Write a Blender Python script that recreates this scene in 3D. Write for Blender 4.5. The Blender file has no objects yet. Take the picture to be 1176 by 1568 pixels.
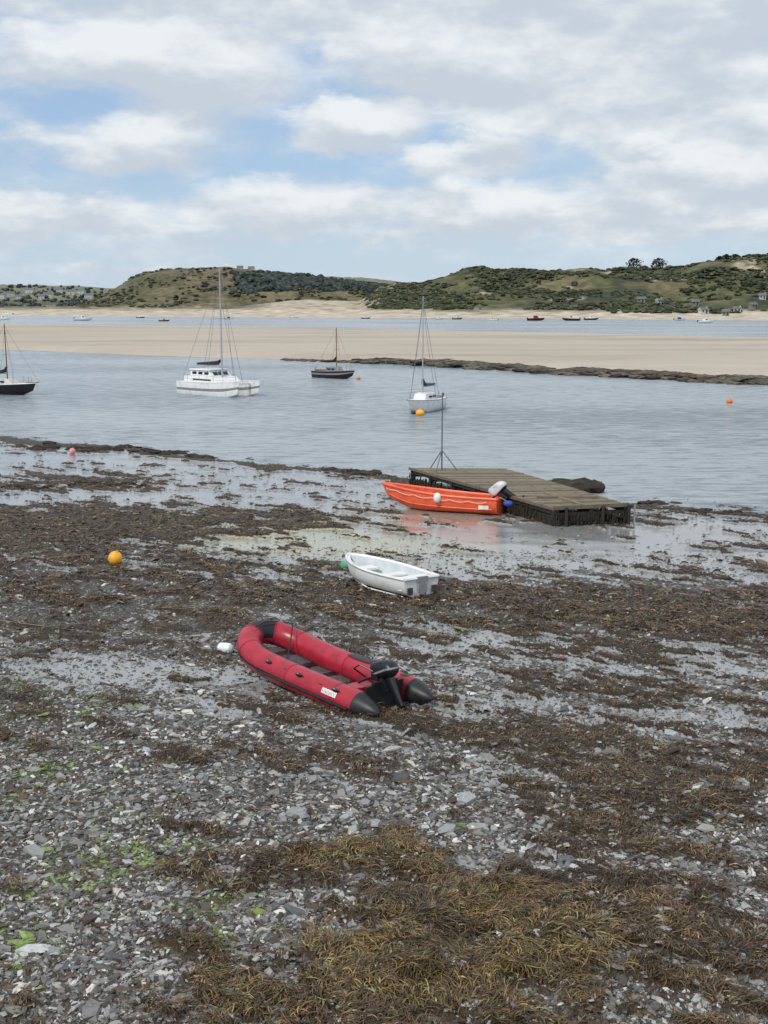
import bpy, math, random
import numpy as np
from mathutils import Vector, Matrix
random.seed(4); rng=np.random.default_rng(11)
scene=bpy.context.scene
pi=math.pi
# ------------------------------------------------------------ camera
CAMH=7.0; PITCH=math.radians(10.33); FOC=1750.0
cam=bpy.data.cameras.new("camera"); camo=bpy.data.objects.new("camera",cam)
scene.collection.objects.link(camo); scene.camera=camo
camo.location=(0,0,CAMH); camo.rotation_euler=(pi/2-PITCH,0,0)
cam.sensor_width=36; cam.lens=FOC/1568*36; cam.clip_start=.1; cam.clip_end=30000
cp,sp=math.cos(PITCH),math.sin(PITCH)
# ------------------------------------------------------------ terrain base (survey helpers)
SX=np.array([-60,-20.6,-8.4,-0.8,1.4,8.4,12.9,40]); SY=np.array([88,61,52.6,47.2,45.4,40.2,37.4,20.])
def shored(x,y): return (np.interp(x,SX,SY)-y)*.82
def base(x,y):
    d=shored(x,y)
    return np.where(d<0,.05*d,.018*d+.0007*np.minimum(d,45)**2)
def survey(px,py,dz=0.0,water=False):
    """site position of a spot on the shore (or water) seen along a bearing"""
    a=(px-588)/FOC; b=(784-py)/FOC
    dx,dy,dzr=a,cp+b*sp,-sp+b*cp
    z=dz
    for _ in range(12):
        t=(CAMH-z)/(-dzr); x,y=dx*t,dy*t
        z=dz+(0 if water else float(max(base(x,y),0)))
    return x,y,z
def elev(py): 
    b=(784-py)/FOC; return (-sp+b*cp)/(cp+b*sp)
# ------------------------------------------------------------ noise
def pn(x,y,seed=0):
    xi=np.floor(x).astype(np.int64); yi=np.floor(y).astype(np.int64); xf=x-xi; yf=y-yi
    def g(ix,iy,fx,fy):
        h=(ix*374761393+iy*668265263+seed*974634777)&0xffffffff
        h=((h^(h>>13))*1274126177)&0xffffffff; h=h^(h>>16)
        a=(h&0xffff)/65536.0*2*pi
        return np.cos(a)*fx+np.sin(a)*fy
    u=xf*xf*xf*(xf*(xf*6-15)+10); v=yf*yf*yf*(yf*(yf*6-15)+10)
    n00=g(xi,yi,xf,yf); n10=g(xi+1,yi,xf-1,yf); n01=g(xi,yi+1,xf,yf-1); n11=g(xi+1,yi+1,xf-1,yf-1)
    return ((n00*(1-u)+n10*u)*(1-v)+(n01*(1-u)+n11*u)*v)*1.5
def fbm(x,y,o=4,seed=0,g=.5):
    s=0;a=1;t=0
    for i in range(o):
        s=s+a*pn(x*2**i+i*17.3,y*2**i-i*9.1,seed+i); t+=a; a*=g
    return s/t*1.4
def ss(a,b,x):
    t=np.clip((x-a)/(b-a),0,1); return t*t*(3-2*t)
def E(px,py,rx,ry,amp):
    c=survey(px,py); r=survey(px+rx,py); u=survey(px,py-ry); d=survey(px,py+ry)
    return (c[0],(u[1]+d[1])/2,r[0]-c[0],(u[1]-d[1])/2,amp)
WEED=[E(*a) for a in [(110,740,190,16,.6),(190,800,330,26,1.0),(60,835,170,25,.6),(450,795,80,18,.3),(300,868,200,16,.5),(120,905,150,18,.3),
 (560,903,330,17,.6),(900,925,330,22,.75),(1060,955,230,32,.65),(780,985,230,25,.35),(1010,1055,240,30,.5),(850,1130,260,26,.5),(1060,1210,200,70,.5),
 (430,1165,250,28,.42),(620,1500,270,95,.7),(540,1315,170,32,.55),(790,1390,120,50,.5),(1060,1440,230,140,.55),(250,1268,110,22,.4),(480,1060,160,30,.35),(300,985,120,12,.35),(20,1370,40,20,.4),
 (1000,800,60,10,.35),(400,940,200,16,.4),(1080,845,160,40,.28),(150,960,200,14,.35),(900,1290,200,60,.2),
 (110,1330,220,210,-.42),(560,1235,240,40,-.35),(380,1400,60,90,-.1)]]
FILM=[E(*a) for a in [(150,765,330,14,.9),(200,705,330,22,.8),(800,828,260,42,1.2),(490,825,180,30,1.1),(1080,835,220,45,.85),(260,1035,220,20,1.2),(30,1000,120,24,.6),
 (960,1015,300,45,.85),(880,1100,340,36,.7),(650,975,200,20,.45),(900,1190,240,30,.35),(430,880,120,10,.8),(300,1090,200,18,.35),(500,745,300,18,.7),(1130,940,120,20,.6),(640,1150,200,20,.25),
 (110,1330,240,200,-.35),(560,1240,300,50,-.3),(480,1120,160,22,-.3)]]
SAND=[E(*a) for a in [(430,818,110,26,1.),(560,835,180,22,.75),(640,790,150,12,.3)]]
GOLD=[E(*a) for a in [(600,1490,270,110,1.),(540,1312,170,32,1.),(780,1385,110,45,.7),(980,1470,160,60,.5),(190,800,300,20,.2)]]
GREEN=[E(*a) for a in [(90,1078,130,26,.9),(50,1180,110,70,.85),(220,1330,120,90,.85),(330,1440,90,70,.8),(690,1075,60,15,.5),(60,1400,90,100,.5),(30,1040,80,30,.5)]]
def esum(L,x,y):
    s=np.zeros_like(x)
    for cx,cy,sx,sy,a in L: s+=a*np.exp(-((x-cx)/sx)**2-((y-cy)/sy)**2)
    return s
def masks(x,y):
    # patches run parallel to the shoreline
    a=(x*.82-y*.57); b=(x*.57+y*.82)
    n1=fbm(a*.45,b*1.0,5,1,.6); n2=fbm(a*.5,b*1.25,5,31,.6); n3=fbm(a*1.3,b*2.6,4,77,.6)
    wb=esum(WEED,x,y); fb=esum(FILM,x,y)
    d=shored(x,y); edge=.95*np.exp(-((d-.7-1.1*fbm(x*.25,y*.25,3,200))/.55)**2)
    far=ss(22,34,y)
    weed=ss(.33,.50,wb*.85+n1*.85+.13+.55*n3-.22*fb*(.35+.65*far)+edge*(.85+.6*n2))
    film=ss(.30,.50,fb*.85+.08+far*.34+n2*.8+.35*n3)
    film=film*(1-weed*.9)
    sand=np.clip(esum(SAND,x,y)*1.3,0,1)
    gold=np.clip(esum(GOLD,x,y)+.35*n3,0,1)
    green=np.clip(esum(GREEN,x,y)*1.0+n3*1.2-.45,0,1)
    return weed,film,sand,gold,green
def height(x,y,weed,film,gold):
    z=base(x,y)+.035*fbm(x*.35,y*.35,3,5)
    z=z+weed*(.05+.04*fbm(x*3,y*3,3,9))+weed*gold*.07*(1+1.2*fbm(x*1.6,y*1.6,4,19))
    z=z-film*.02
    z=z+(1-film)*(1-weed)*.014*fbm(x*9,y*9,2,51)
    return z
def gz(x,y):
    X=np.array([float(x)]);Y=np.array([float(y)]); m=masks(X,Y); return float(height(X,Y,m[0],m[1],m[3])[0])
# ------------------------------------------------------------ materials
def newmat(name):
    m=bpy.data.materials.new(name); m.use_nodes=True
    nt=m.node_tree; b=nt.nodes["Principled BSDF"]; return m,nt,b
def pmat(name,col,rough=.5,var=.25,scale=6,bump=.0,metal=0,spec=.5,dirt=None):
    m,nt,b=newmat(name); N=nt.nodes; Lk=nt.links
    tc=N.new("ShaderNodeTexCoord"); no=N.new("ShaderNodeTexNoise"); no.inputs["Scale"].default_value=scale; no.inputs["Detail"].default_value=5
    Lk.new(tc.outputs["Object"],no.inputs["Vector"])
    r=N.new("ShaderNodeValToRGB"); r.color_ramp.elements[0].position=.3; r.color_ramp.elements[1].position=.7
    c0=[c*(1-var) for c in col] if dirt is None else list(dirt)
    r.color_ramp.elements[0].color=(*c0,1); r.color_ramp.elements[1].color=(*[min(1,c*(1+var*.4)) for c in col],1)
    if dirt is not None: r.color_ramp.elements[0].position=.2; r.color_ramp.elements[1].position=.5
    Lk.new(no.outputs["Fac"],r.inputs[0]); Lk.new(r.outputs[0],b.inputs["Base Color"])
    b.inputs["Roughness"].default_value=rough; b.inputs["Metallic"].default_value=metal; b.inputs["Specular IOR Level"].default_value=spec
    if bump:
        bp=N.new("ShaderNodeBump"); bp.inputs["Strength"].default_value=bump; bp.inputs["Distance"].default_value=.02
        Lk.new(no.outputs["Fac"],bp.inputs["Height"]); Lk.new(bp.outputs[0],b.inputs["Normal"])
    return m
def attrmat(name,attr,rough=.7,spec=.4,nscale=20,bump=.0,var=.35):
    m,nt,b=newmat(name); N=nt.nodes; Lk=nt.links
    a=N.new("ShaderNodeAttribute"); a.attribute_name=attr
    tc=N.new("ShaderNodeTexCoord"); no=N.new("ShaderNodeTexNoise"); no.inputs["Scale"].default_value=nscale; no.inputs["Detail"].default_value=3
    Lk.new(tc.outputs["Object"],no.inputs["Vector"])
    mr=N.new("ShaderNodeMapRange"); mr.inputs[1].default_value=.3; mr.inputs[2].default_value=.7; mr.inputs[3].default_value=1-var; mr.inputs[4].default_value=1+var
    Lk.new(no.outputs["Fac"],mr.inputs[0])
    vm=N.new("ShaderNodeVectorMath"); vm.operation='SCALE'; Lk.new(a.outputs["Color"],vm.inputs[0]); Lk.new(mr.outputs[0],vm.inputs["Scale"])
    Lk.new(vm.outputs[0],b.inputs["Base Color"]); b.inputs["Roughness"].default_value=rough; b.inputs["Specular IOR Level"].default_value=spec
    if bump:
        bp=N.new("ShaderNodeBump"); bp.inputs["Strength"].default_value=bump; bp.inputs["Distance"].default_value=.3
        Lk.new(no.outputs["Fac"],bp.inputs["Height"]); Lk.new(bp.outputs[0],b.inputs["Normal"])
    return m
# ------------------------------------------------------------ mesh helpers
def npmesh(name,V,F,mat,smooth=False,colors=None):
    me=bpy.data.meshes.new(name); V=np.asarray(V,dtype=np.float32); F=np.asarray(F,dtype=np.int32)
    k=F.shape[1]; me.vertices.add(len(V)); me.vertices.foreach_set("co",V.ravel())
    me.loops.add(F.size); me.loops.foreach_set("vertex_index",F.ravel())
    me.polygons.add(len(F)); me.polygons.foreach_set("loop_start",np.arange(0,F.size,k,dtype=np.int32))
    try: me.polygons.foreach_set("loop_total",np.full(len(F),k,dtype=np.int32))
    except Exception: pass
    me.polygons.foreach_set("use_smooth",np.full(len(F),smooth))
    me.update(calc_edges=True); me.validate()
    for nm,c in (colors or {}).items():
        at=me.color_attributes.new(nm,'FLOAT_COLOR','POINT')
        C=np.ones((len(V),4),dtype=np.float32); C[:,:c.shape[1]]=c; at.data.foreach_set("color",C.ravel())
    me.materials.append(mat); o=bpy.data.objects.new(name,me); scene.collection.objects.link(o); return o
def gridfaces(nr,nc):
    i=np.arange(nr-1)[:,None]*nc+np.arange(nc-1)[None,:]
    return np.stack([i,i+1,i+nc+1,i+nc],-1).reshape(-1,4)
class MB:
    def __init__(s): s.v=[];s.f=[];s.m=[]
    def add(s,V,F,mat=0):
        o=len(s.v); s.v+= [tuple(map(float,p)) for p in V]; s.f+=[tuple(o+i for i in f) for f in F]
        s.m+= (list(mat) if isinstance(mat,(list,tuple)) else [mat]*len(F))
    def box(s,c,d,mat=0,rz=0,ry=0,rx=0,ch=0):
        R=Matrix.Rotation(rz,3,'Z')@Matrix.Rotation(ry,3,'Y')@Matrix.Rotation(rx,3,'X'); V=[]
        for z in(-1,1):
            for q in((-1,-1),(1,-1),(1,1),(-1,1)):
                V.append(Vector(c)+R@Vector((q[0]*d[0]/2,q[1]*d[1]/2,z*d[2]/2)))
        s.add(V,[(3,2,1,0),(4,5,6,7),(0,1,5,4),(1,2,6,5),(2,3,7,6),(3,0,4,7)],mat)
    def rings(s,R,mat=0,closed=True,cap0=True,cap1=True,matf=None):
        n=len(R[0]); V=[p for r in R for p in r]; F=[];M=[]
        for i in range(len(R)-1):
            for j in range(n if closed else n-1):
                F.append((i*n+j,i*n+(j+1)%n,(i+1)*n+(j+1)%n,(i+1)*n+j)); M.append(matf(i,j) if matf else mat)
        if cap0: F.append(tuple(range(n))[::-1]); M.append(matf(0,0) if matf else mat)
        if cap1: F.append(tuple((len(R)-1)*n+j for j in range(n))); M.append(matf(len(R)-2,0) if matf else mat)
        s.add(V,F,M)
    def tube(s,P,rad,n=8,mat=0,matf=None,cap=True):
        P=[Vector(p) for p in P]; 
        if not hasattr(rad,'__len__'): rad=[rad]*len(P)
        R=[]
        for i,p in enumerate(P):
            t=(P[min(i+1,len(P)-1)]-P[max(i-1,0)]).normalized()
            up=Vector((0,0,1)) if abs(t.z)<.95 else Vector((1,0,0))
            a=t.cross(up).normalized(); b=a.cross(t).normalized()
            R.append([p+rad[i]*(math.cos(2*pi*j/n)*a+math.sin(2*pi*j/n)*b) for j in range(n)])
        s.rings(R,mat,True,cap,cap,matf)
    def cyl(s,a,b,r0,r1=None,n=8,mat=0): s.tube([a,b],[r0,r0 if r1 is None else r1],n,mat)
    def ell(s,c,r,mat=0,nu=14,nv=9,e=1,R=None):
        rg=[]
        for i in range(nv+1):
            t=-pi/2+pi*i/nv; ring=[]
            for j in range(nu):
                u=2*pi*j/nu
                f=lambda q:math.copysign(abs(q)**e,q)
                ct=max(math.cos(t),0.02)
                p=Vector((r[0]*ct**e*f(math.cos(u)),r[1]*ct**e*f(math.sin(u)),r[2]*f(math.sin(t))))
                if R: p=R@p
                ring.append(Vector(c)+p)
            rg.append(ring)
        s.rings(rg,mat)
    def obj(s,name,mats,parent=None,loc=(0,0,0),rz=0,scale=1,angle=38,rot=None):
        me=bpy.data.meshes.new(name); me.from_pydata(s.v,[],s.f)
        for m in mats: me.materials.append(m)
        me.polygons.foreach_set("material_index",s.m); me.polygons.foreach_set("use_smooth",[True]*len(s.f)); me.update()
        try: me.set_sharp_from_angle(angle=math.radians(angle))
        except Exception: pass
        o=bpy.data.objects.new(name,me); scene.collection.objects.link(o)
        o.location=loc; o.rotation_euler=rot if rot else (0,0,rz); o.scale=(scale,)*3
        if parent: o.parent=parent
        return o
def empty(name,loc,rz=0,rot=None):
    o=bpy.data.objects.new(name,None); scene.collection.objects.link(o); o.location=loc; o.rotation_euler=rot if rot else (0,0,rz); o.empty_display_size=.2; return o
# ------------------------------------------------------------ shared materials
M_white=pmat("white_gelcoat",(.78,.79,.78),.3,.12,3,dirt=(.55,.55,.5))
M_cream=pmat("offwhite",(.6,.6,.55),.5,.15,4)
M_black=pmat("black_paint",(.012,.013,.016),.35,.3,5)
M_rubber=pmat("black_rubber",(.018,.018,.02),.45,.4,12,.1)
M_red=pmat("red_pvc",(.43,.022,.045),.33,.3,4,.05)
M_orange=pmat("orange_plastic",(.82,.13,.05),.42,.25,3,.05,dirt=(.6,.10,.045))
M_oranged=pmat("orange_inner",(.65,.10,.04),.55,.35,5)
M_mast=pmat("mast_alloy",(.42,.43,.45),.45,.15,4,0,.2)
M_wire=pmat("rigging_wire",(.12,.12,.13),.5,.2,4)
M_glass=pmat("dark_window",(.02,.03,.04),.1,.2,4)
M_wood=pmat("varnished_wood",(.22,.09,.035),.45,.35,9)
M_blue=pmat("blue_cover",(.02,.07,.40),.6,.3,9)
M_yel=pmat("yellow_buoy",(.9,.42,.03),.4,.2,5,dirt=(.55,.28,.03))
M_obuoy=pmat("orange_buoy",(.8,.2,.03),.4,.2,5)
M_pink=pmat("pink_buoy",(.8,.3,.32),.45,.2,5)
M_grnb=pmat("green_buoy",(.12,.4,.25),.5,.25,5)
M_wfend=pmat("white_fender",(.75,.77,.77),.4,.2,5,dirt=(.45,.45,.4))
M_rope=pmat("rope",(.3,.28,.22),.8,.3,30)
M_floor=pmat("grey_floorboards",(.10,.10,.105),.5,.4,8)
M_red2=pmat("antifoul_red",(.25,.02,.02),.6,.2,6)
M_greyrub=pmat("grey_trim",(.25,.26,.27),.5,.2,6)
# ------------------------------------------------------------ world
w=bpy.data.worlds.new("World"); scene.world=w; w.use_nodes=True
nt=w.node_tree; N=nt.nodes; Lk=nt.links
bg=N["Background"]; bg.inputs["Strength"].default_value=.11
SUNEL,SUNAZ=math.radians(48),math.radians(215)
sky=N.new("ShaderNodeTexSky"); sky.sky_type='NISHITA'; sky.sun_disc=False; sky.sun_elevation=SUNEL; sky.sun_rotation=SUNAZ
def mth(op,a,b=None,c=None,clamp=False):
    n=N.new("ShaderNodeMath"); n.operation=op; n.use_clamp=clamp
    for i,q in enumerate((a,b,c)):
        if q is None: continue
        if isinstance(q,(int,float)): n.inputs[i].default_value=q
        else: Lk.new(q,n.inputs[i])
    return n.outputs[0]
def noise(vec,scale,detail=6,rough=.55,dim='3D'):
    n=N.new("ShaderNodeTexNoise"); n.noise_dimensions=dim; n.inputs["Scale"].default_value=scale; n.inputs["Detail"].default_value=detail; n.inputs["Roughness"].default_value=rough
    Lk.new(vec,n.inputs["Vector"]); return n.outputs["Fac"]
def mrange(v,a,b,c=0.,d=1.,smooth=True):
    n=N.new("ShaderNodeMapRange"); n.interpolation_type='SMOOTHSTEP' if smooth else 'LINEAR'
    Lk.new(v,n.inputs[0])
    for i,q in enumerate((a,b,c,d)): n.inputs[i+1].default_value=q
    return n.outputs[0]
def mixc(f,a,b):
    n=N.new("ShaderNodeMix"); n.data_type='RGBA'
    if isinstance(f,(int,float)): n.inputs[0].default_value=f
    else: Lk.new(f,n.inputs[0])
    for i,q in ((6,a),(7,b)):
        if isinstance(q,tuple): n.inputs[i].default_value=(*q,1)
        else: Lk.new(q,n.inputs[i])
    return n.outputs[2]
def ramp(f,stops):
    r=N.new("ShaderNodeValToRGB"); Lk.new(f,r.inputs[0]); e=r.color_ramp.elements
    while len(e)<len(stops): e.new(.5)
    for i,(p,c) in enumerate(stops): e[i].position=p; e[i].color=(*c,1)
    return r.outputs[0]
tc=N.new("ShaderNodeTexCoord"); sx=N.new("ShaderNodeSeparateXYZ"); Lk.new(tc.outputs["Generated"],sx.inputs[0])
X0,Y0,Z0=sx.outputs
cb=N.new("ShaderNodeCombineXYZ"); Lk.new(X0,cb.inputs[0]); Lk.new(Y0,cb.inputs[1]); Lk.new(mth('MULTIPLY',Z0,2.3),cb.inputs[2]); P=cb.outputs[0]
nA=noise(P,9,6,.58); nB=noise(P,3.2,2,.5); nC=noise(P,26,4,.6)
off=N.new("ShaderNodeVectorMath"); off.operation='ADD'; Lk.new(P,off.inputs[0]); off.inputs[1].default_value=(0,0,.045)
nUp=noise(off.outputs[0],9,4,.58)
Xw=mth('ADD',X0,mth('MULTIPLY',mth('SUBTRACT',nA,.5),.10)); Zw=mth('ADD',Z0,mth('MULTIPLY',mth('SUBTRACT',nC,.5),.035))
lumps=[(300,140,140,62,1.),(70,125,110,42,.8),(225,235,150,42,.85),(545,205,90,40,1.),(450,315,140,40,.75),(120,340,140,30,.6),(720,248,80,28,.9),
 (985,250,45,16,.7),(830,320,270,36,.6),(500,-10,900,95,1.2),(900,110,340,105,1.2),(1130,240,190,100,1.1),(600,360,700,14,.25),(0,420,500,12,.3),(1080,350,200,25,.5)]
den=None; shd=None
for px,py,rx,ry,am in lumps:
    cx=(px-588)/1790; cz=(465-py)/1790
    u=mth('DIVIDE',mth('SUBTRACT',Xw,cx),rx/1790*1.25); v=mth('DIVIDE',mth('SUBTRACT',Zw,cz),ry/1790*1.25)
    q=mth('MULTIPLY',mth('MAXIMUM',mth('SUBTRACT',1.,mth('ADD',mth('MULTIPLY',u,u),mth('MULTIPLY',v,v))),0.),am)
    den=q if den is None else mth('ADD',den,q)
    if ry<80:
        sv=mth('MULTIPLY',q,v); shd=sv if shd is None else mth('ADD',shd,sv)
high=mrange(Z0,.24,.4,0.,.45)
dn=mth('ADD',mth('ADD',mth('MULTIPLY',den,.55),mth('MULTIPLY',mth('SUBTRACT',nA,.5),1.15)),mth('ADD',mth('MULTIPLY',mth('SUBTRACT',nB,.5),.7),high))
mask=mrange(dn,-.18,.36)
mask=mth('MULTIPLY',mask,mrange(Z0,-.01,.05,.35,1.))
sh=mth('ADD',mth('MULTIPLY',shd,1.1),mth('MULTIPLY',mth('SUBTRACT',nA,nUp),2.6))
shade=mrange(sh,-.40,.60)
cl=mixc(shade,(5.3,5.85,6.45),(7.9,8.2,8.3))
skyc=mixc(.55,sky.outputs[0],(3.6,5.3,7.8))
skyh=mixc(mrange(Z0,.0,.12,.6,0.),skyc,(5.6,6.7,7.6))
fin=mixc(mth('MULTIPLY',mask,.93),skyh,cl)
Lk.new(fin,bg.inputs["Color"])
# ------------------------------------------------------------ sun
sd=Vector((math.sin(SUNAZ)*math.cos(SUNEL),math.cos(SUNAZ)*math.cos(SUNEL),math.sin(SUNEL)))
sl=bpy.data.lights.new("sun",'SUN'); sl.energy=2.2; sl.angle=math.radians(8); sl.color=(1,.96,.9)
so=bpy.data.objects.new("sun",sl); scene.collection.objects.link(so); so.rotation_euler=(-sd).to_track_quat('-Z','Y').to_euler(); so.location=(0,0,60)
# ------------------------------------------------------------ shore ground
ys=np.concatenate([np.array([-40,-20,-8,0,4]),np.geomspace(6.5,76,880)])
tt=np.linspace(-1,1,860); ext=np.geomspace(1.03,12,14)
ts=np.concatenate([-ext[::-1],tt,ext])
Yg=np.repeat(ys[:,None],len(ts),1); Xg=ts[None,:]*(.40*np.maximum(Yg,6)+2)
x=Xg.ravel(); y=Yg.ravel()
mw,mf,ms,mg,mgr=masks(x,y); z=height(x,y,mw,mf,mg)
m,nt,b=newmat("shore_mud_gravel"); N=nt.nodes; Lk=nt.links
A=N.new("ShaderNodeAttribute"); A.attribute_name="MaskA"; B=N.new("ShaderNodeAttribute"); B.attribute_name="MaskB"
sa=N.new("ShaderNodeSeparateColor"); sb=N.new("ShaderNodeSeparateColor"); Lk.new(A.outputs["Color"],sa.inputs[0]); Lk.new(B.outputs["Color"],sb.inputs[0])
tc=N.new("ShaderNodeTexCoord"); P=tc.outputs["Object"]
def vor(scale,feat='F1'):
    n=N.new("ShaderNodeTexVoronoi"); n.voronoi_dimensions='2D'; n.inputs["Scale"].default_value=scale; n.feature=feat; Lk.new(P,n.inputs["Vector"]); return n
v1=vor(24); v2=vor(55); n1=noise(P,1.7,3,.55,'2D'); n2=noise(P,9,5,.68,'2D'); n3=noise(P,60,3,.6,'2D')
s1=N.new("ShaderNodeSeparateColor"); Lk.new(v1.outputs["Color"],s1.inputs[0]); s2=N.new("ShaderNodeSeparateColor"); Lk.new(v2.outputs["Color"],s2.inputs[0])
g1=ramp(s1.outputs[0],[(0,(.02,.019,.017)),(.45,(.075,.073,.065)),(.8,(.16,.162,.155)),(1,(.36,.365,.35))])
g2=ramp(s2.outputs[0],[(0,(.018,.016,.013)),(.55,(.085,.075,.060)),(1,(.30,.295,.28))])
grav=mixc(mrange(n2,.35,.65),g1,g2)
grav=mixc(mrange(n1,.38,.62,.15,.8),grav,(.065,.045,.026))
filmc=ramp(n2,[(.28,(.19,.185,.17)),(.5,(.31,.32,.325)),(.72,(.21,.20,.18))])
filmc=mixc(mrange(n3,.42,.30,0,.55),filmc,(.07,.062,.05))
sandc=ramp(n2,[(.3,(.27,.26,.16)),(.7,(.46,.45,.33))])
filmc=mixc(sa.outputs[2],filmc,sandc)
wd=ramp(n3,[(.3,(.013,.008,.004)),(.55,(.055,.034,.017)),(.8,(.14,.09,.042))])
wdg=ramp(n3,[(.3,(.025,.016,.006)),(.55,(.075,.050,.018)),(.8,(.16,.11,.042))])
wd=mixc(sb.outputs[1],wd,wdg)
fm=mrange(mth('ADD',sa.outputs[1],mth('MULTIPLY',mth('SUBTRACT',n2,.5),1.9)),.38,.52)
c=mixc(fm,grav,filmc)
gm=mth('MULTIPLY',sb.outputs[0],mrange(n2,.40,.58))
c=mixc(gm,c,(.12,.17,.035))
wm=mrange(mth('ADD',sa.outputs[0],mth('MULTIPLY',mth('SUBTRACT',n2,.5),2.2)),.42,.56)
c=mixc(wm,c,wd)
Lk.new(c,b.inputs["Base Color"])
inv=mth('SUBTRACT',1.,wm)
filmf=mth('MULTIPLY',fm,inv)
Lk.new(mrange(filmf,0,1,.5,.06,False),b.inputs["Roughness"])
Lk.new(mrange(filmf,0,1,1.5,1.75,False),b.inputs["IOR"])
bp=N.new("ShaderNodeBump"); bp.inputs["Distance"].default_value=.03
hh=mth('ADD',mth('MULTIPLY',v1.outputs["Distance"],-.8),mth('ADD',mth('MULTIPLY',n3,1.),mth('MULTIPLY',v2.outputs["Distance"],-.5)))
Lk.new(hh,bp.inputs["Height"]); Lk.new(mrange(filmf,0,1,.9,.05,False),bp.inputs["Strength"]); Lk.new(bp.outputs[0],b.inputs["Normal"])
npmesh("shore_ground",np.stack([x,y,z],-1),gridfaces(len(ys),len(ts)),m,True,{"MaskA":np.stack([mw,mf,ms],-1),"MaskB":np.stack([mgr,mg,mg*0],-1)})
# ------------------------------------------------------------ water
m,nt,b=newmat("estuary_water"); N=nt.nodes; Lk=nt.links
tc=N.new("ShaderNodeTexCoord"); mp=N.new("ShaderNodeMapping"); mp.inputs["Scale"].default_value=(.30,1,1); mp.inputs["Rotation"].default_value=(0,0,.12)
Lk.new(tc.outputs["Object"],mp.inputs[0]); P=mp.outputs[0]
a1=noise(P,2.0,5,.72,'2D'); a2=noise(P,.30,3,.5,'2D'); a3=noise(P,.05,4,.5,'2D')
hh=mth('ADD',mth('MULTIPLY',a1,.45),mth('MULTIPLY',a2,.8))
bp=N.new("ShaderNodeBump"); bp.inputs["Strength"].default_value=.9; bp.inputs["Distance"].default_value=.6
Lk.new(hh,bp.inputs["Height"]); Lk.new(bp.outputs[0],b.inputs["Normal"])
Lk.new(mixc(mrange(mth('ADD',mth('MULTIPLY',a3,.5),mth('MULTIPLY',a1,1.0)),.58,.90),(.175,.215,.25),(.42,.465,.50)),b.inputs["Base Color"])  # dark wave faces and pale reflection streaks painted into the water's base colour
b.inputs["Roughness"].default_value=.2; b.inputs["IOR"].default_value=1.33
W=12000
npmesh("water",[(-W,10,0),(W,10,0),(W,W,0),(-W,W,0)],[(0,1,2,3)],m)
# ------------------------------------------------------------ sand bar
nearp=[(-500,520),(-200,528),(0,535),(240,545),(450,550),(540,553),(700,562),(850,571),(1000,578),(1176,586),(1500,600),(1900,615)]
farp=[(-500,494),(-200,495),(0,497),(240,500),(450,503),(540,505),(700,508),(850,511),(1000,515),(1176,519),(1500,524),(1900,530)]
pxs=np.linspace(-500,1900,500)
nw=np.array([survey(p,np.interp(p,*zip(*nearp)),0,True)[:2] for p in pxs]); fw=np.array([survey(p,np.interp(p,*zip(*farp)),0,True)[:2] for p in pxs])
vv=np.concatenate([np.linspace(-.01,.08,26),np.linspace(.09,.92,50),np.linspace(.93,1.01,14)])
G=nw[None]*(1-vv[:,None,None])+fw[None]*vv[:,None,None]
nn=fbm(G[...,0]*.05,G[...,1]*.05,4,3); G[...,1]+=nn*3*(1-vv[:,None])
d1=vv*180
zz=.65*ss(-.5,5,d1)[:,None]*np.ones(len(pxs))*ss(1.0,.9,vv)[:,None]+.10*fbm(G[...,0]*.08,G[...,1]*.04,4,8)
zz=np.where(vv[:,None]<0,-.4,zz); zz=np.where(vv[:,None]>1,-.3,zz)
ms_,nt,b=newmat("sand"); N=nt.nodes; Lk=nt.links
tc=N.new("ShaderNodeTexCoord"); mp=N.new("ShaderNodeMapping"); mp.inputs["Scale"].default_value=(.25,1,1); Lk.new(tc.outputs["Object"],mp.inputs[0]); P=mp.outputs[0]
Lk.new(mixc(mrange(noise(P,.6,5,.6,'2D'),.35,.65,0,.5),ramp(noise(P,.06,5,.6,'2D'),[(.3,(.31,.26,.20)),(.5,(.45,.385,.31)),(.7,(.51,.44,.37))]),(.41,.35,.285)),b.inputs["Base Color"]); b.inputs["Roughness"].default_value=.8
npmesh("sand_bar",np.concatenate([G,zz[...,None]],-1).reshape(-1,3),gridfaces(len(vv),len(pxs)),ms_,True)
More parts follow.
